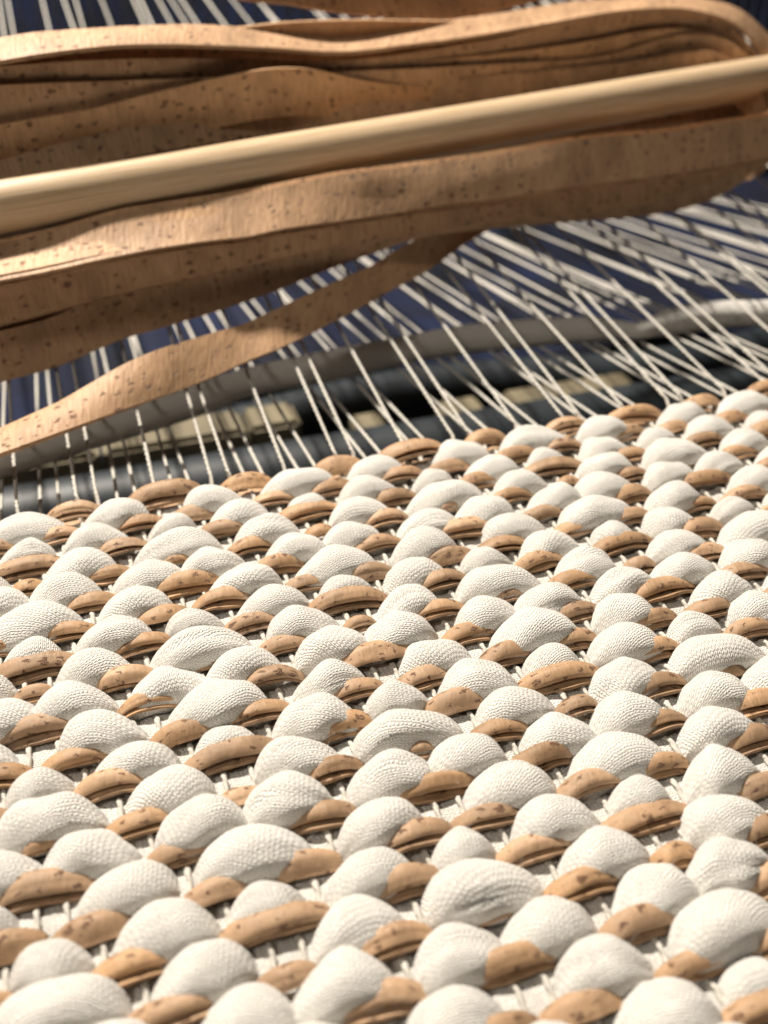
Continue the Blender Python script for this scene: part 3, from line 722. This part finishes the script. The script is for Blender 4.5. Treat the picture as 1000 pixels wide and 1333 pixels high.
def hermite(p0, m0, p1, m1, n):
    out = []
    for t in np.linspace(0, 1, n + 2)[1:-1]:
        out.append((2 * t ** 3 - 3 * t * t + 1) * p0 + (t ** 3 - 2 * t * t + t) * m0 + (-2 * t ** 3 + 3 * t * t) * p1 + (t ** 3 - t * t) * m1)
    return out


def join(back, front):
    """one turn of the winding: along the back, round the right end, along the front, round the left end"""
    b, f = [np.array(q) for q in RIB[back]], [np.array(q) for q in RIB[front]][::-1]
    ext = np.array([1, 0, 0, 1, 0, 0.0])
    b = [b[0] - ext * 60] + b
    f = f + [f[-1] - ext * 60]
    d0 = b[-1] - b[-2]
    d0 = d0 / np.linalg.norm(d0) * 55
    turn = hermite(b[-1], d0, f[0], -ext * 55, 7)
    left = hermite(f[-1], -ext * 60, b[0], ext * 60, 6)
    return np.array(b + turn + f + left + [b[0]])


def ribbon(name, st, parent, r, wave=0.5, half=0.62):
    """a strip of cork with real thickness; st: rows of (top edge, bottom edge) in shuttle millimetres"""
    st = catmull(st, 4)
    n = len(st)
    top, bot = place(st[:, :3]), place(st[:, 3:])
    mid = (top + bot) / 2
    tan = np.gradient(mid, axis=0)
    tan /= np.linalg.norm(tan, axis=1)[:, None] + 1e-12
    wid = top - bot
    nor = np.cross(wid, tan)
    nor /= np.linalg.norm(nor, axis=1)[:, None] + 1e-12
    ln = np.r_[0, np.cumsum(np.linalg.norm(np.diff(mid, axis=0), axis=1))] * 1000
    fr = np.array([0, 0.15, 0.3, 0.5, 0.7, 0.85, 1.0])
    rings, uvs = [], []
    p1, p2 = r.uniform(0, 6), r.uniform(0, 6)
    v0 = r.uniform(0, 200)
    for j in range(n):
        cup = 0.0007 * math.sin(ln[j] * 0.021 + p1)
        sh = wave * 0.0006 * (math.sin(ln[j] * 0.06 + p2) + 0.5 * math.sin(ln[j] * 0.137 + p1))
        row = []
        for sgn, seq in ((1, fr), (-1, fr[::-1])):
            for q in seq:
                edge = 1.0
                bend = cup * (1 - (2 * q - 1) ** 2) + sh * (1 if q > 0.5 else -0.4)
                row.append(bot[j] + wid[j] * q + nor[j] * (sgn * half / 1000 * edge + bend))
        rings.append(row)
        u = np.r_[fr * 15, 20 + fr[::-1] * 15, 0]
        uvs.append(np.stack([np.full(len(u), ln[j] + v0), u], 1))
    rings = np.array(rings) - SO
    return link(name, grid_mesh(name, rings, uvs, mat=CORK_R, sharp=50), parent)


rr = random.Random(7)
for nm, dz in (('Bl1', -16.0), ('Bl2', -30.0)):
    RIB[nm] = [np.array(q) + np.array((0, -1.0 if dz > -20 else 1.0, dz + 2) * 2) for q in RIB['R4b']]
RIB['Rd2'] = [np.array(q) + np.array((0, 2.0, -11.5) * 2) for q in RIB['Rd']]
for nm, src, off in (('Fl3', 'F1', (0, 3.0, -3.0)), ('Fl1', 'F2', (0, 4.0, -3.0)), ('Fl2', 'F3', (0, 4.5, 3.0))):
    RIB[nm] = [np.array(q) + np.array(off * 2) for q in RIB[src]]
for bk, fr_ in (('R5', 'F1'), ('Rd', 'F2'), ('R4b', 'F3'), ('Rd2', 'Fl3'), ('Bl1', 'Fl1'), ('Bl2', 'Fl2')):
    ribbon('cork_ribbon', join(bk, fr_), shuttle, rr)
# inner turns of the winding
for nm, off in (('Rm', (0, 1.9, 0.5)), ('Rn1', (0, 5.5, -5)), ('Rn2', (0, 9.5, -9))):
    RIB[nm + 'f'] = [np.array(q) + np.array(off * 2) for q in RIB['F1']]
    b = [np.array(q) for q in RIB[nm]]
    f = RIB[nm + 'f'][::-1]
    d0 = (b[-1] - b[-2]) / np.linalg.norm(b[-1] - b[-2]) * 40
    ribbon('cork_ribbon', np.array(b + hermite(b[-1], d0, f[0], -np.array([1, 0, 0, 1, 0, 0.0]) * 40, 6) + f), shuttle, rr)
for nm in ('R4', 'R6', 'R7'):
    ribbon('cork_ribbon', np.array(RIB[nm]), shuttle, rr)
tl = ribbon('cork_ribbon', np.array(RIB['T']), shuttle, rr, 0.0)
tl['label'] = 'loose end of cork ribbon running down towards the mat'

D0 = place(np.array([[-70.0, 24.5, 42.0]]))[0] - SO
D1 = place(np.array([[392.0, 24.5, 39.8]]))[0] - SO
dp = np.array([D0 + (D1 - D0) * q / 60 for q in range(61)])
dr = np.full(61, 0.0079)
dr[0] = dr[-1] = 0.0068
link('rod', tube('rod', dp, dr, 40, WOOD), shuttle)

# ------------------------------------------------------------------ the reed far behind
reed = tag(link('loom_reed', None, loc=(0.0, 0.72, 0.0)), 'blurred loom reed of thin upright wires far behind the shuttle', 'reed')
link('rail', box_mesh('rail', -0.5, 1.3, -0.012, 0.012, 0.15, 0.18, LATH, 0.003), reed)
link('rail', box_mesh('rail', -0.5, 1.3, -0.012, 0.012, -0.12, -0.09, LATH, 0.003), reed)
dent = box_mesh('dent', -0.0012, 0.0012, -0.004, 0.004, -0.095, 0.155, REED)
for i in range(-36, 78):
    link('dent', dent, reed, (i * 0.0125, 0, 0))
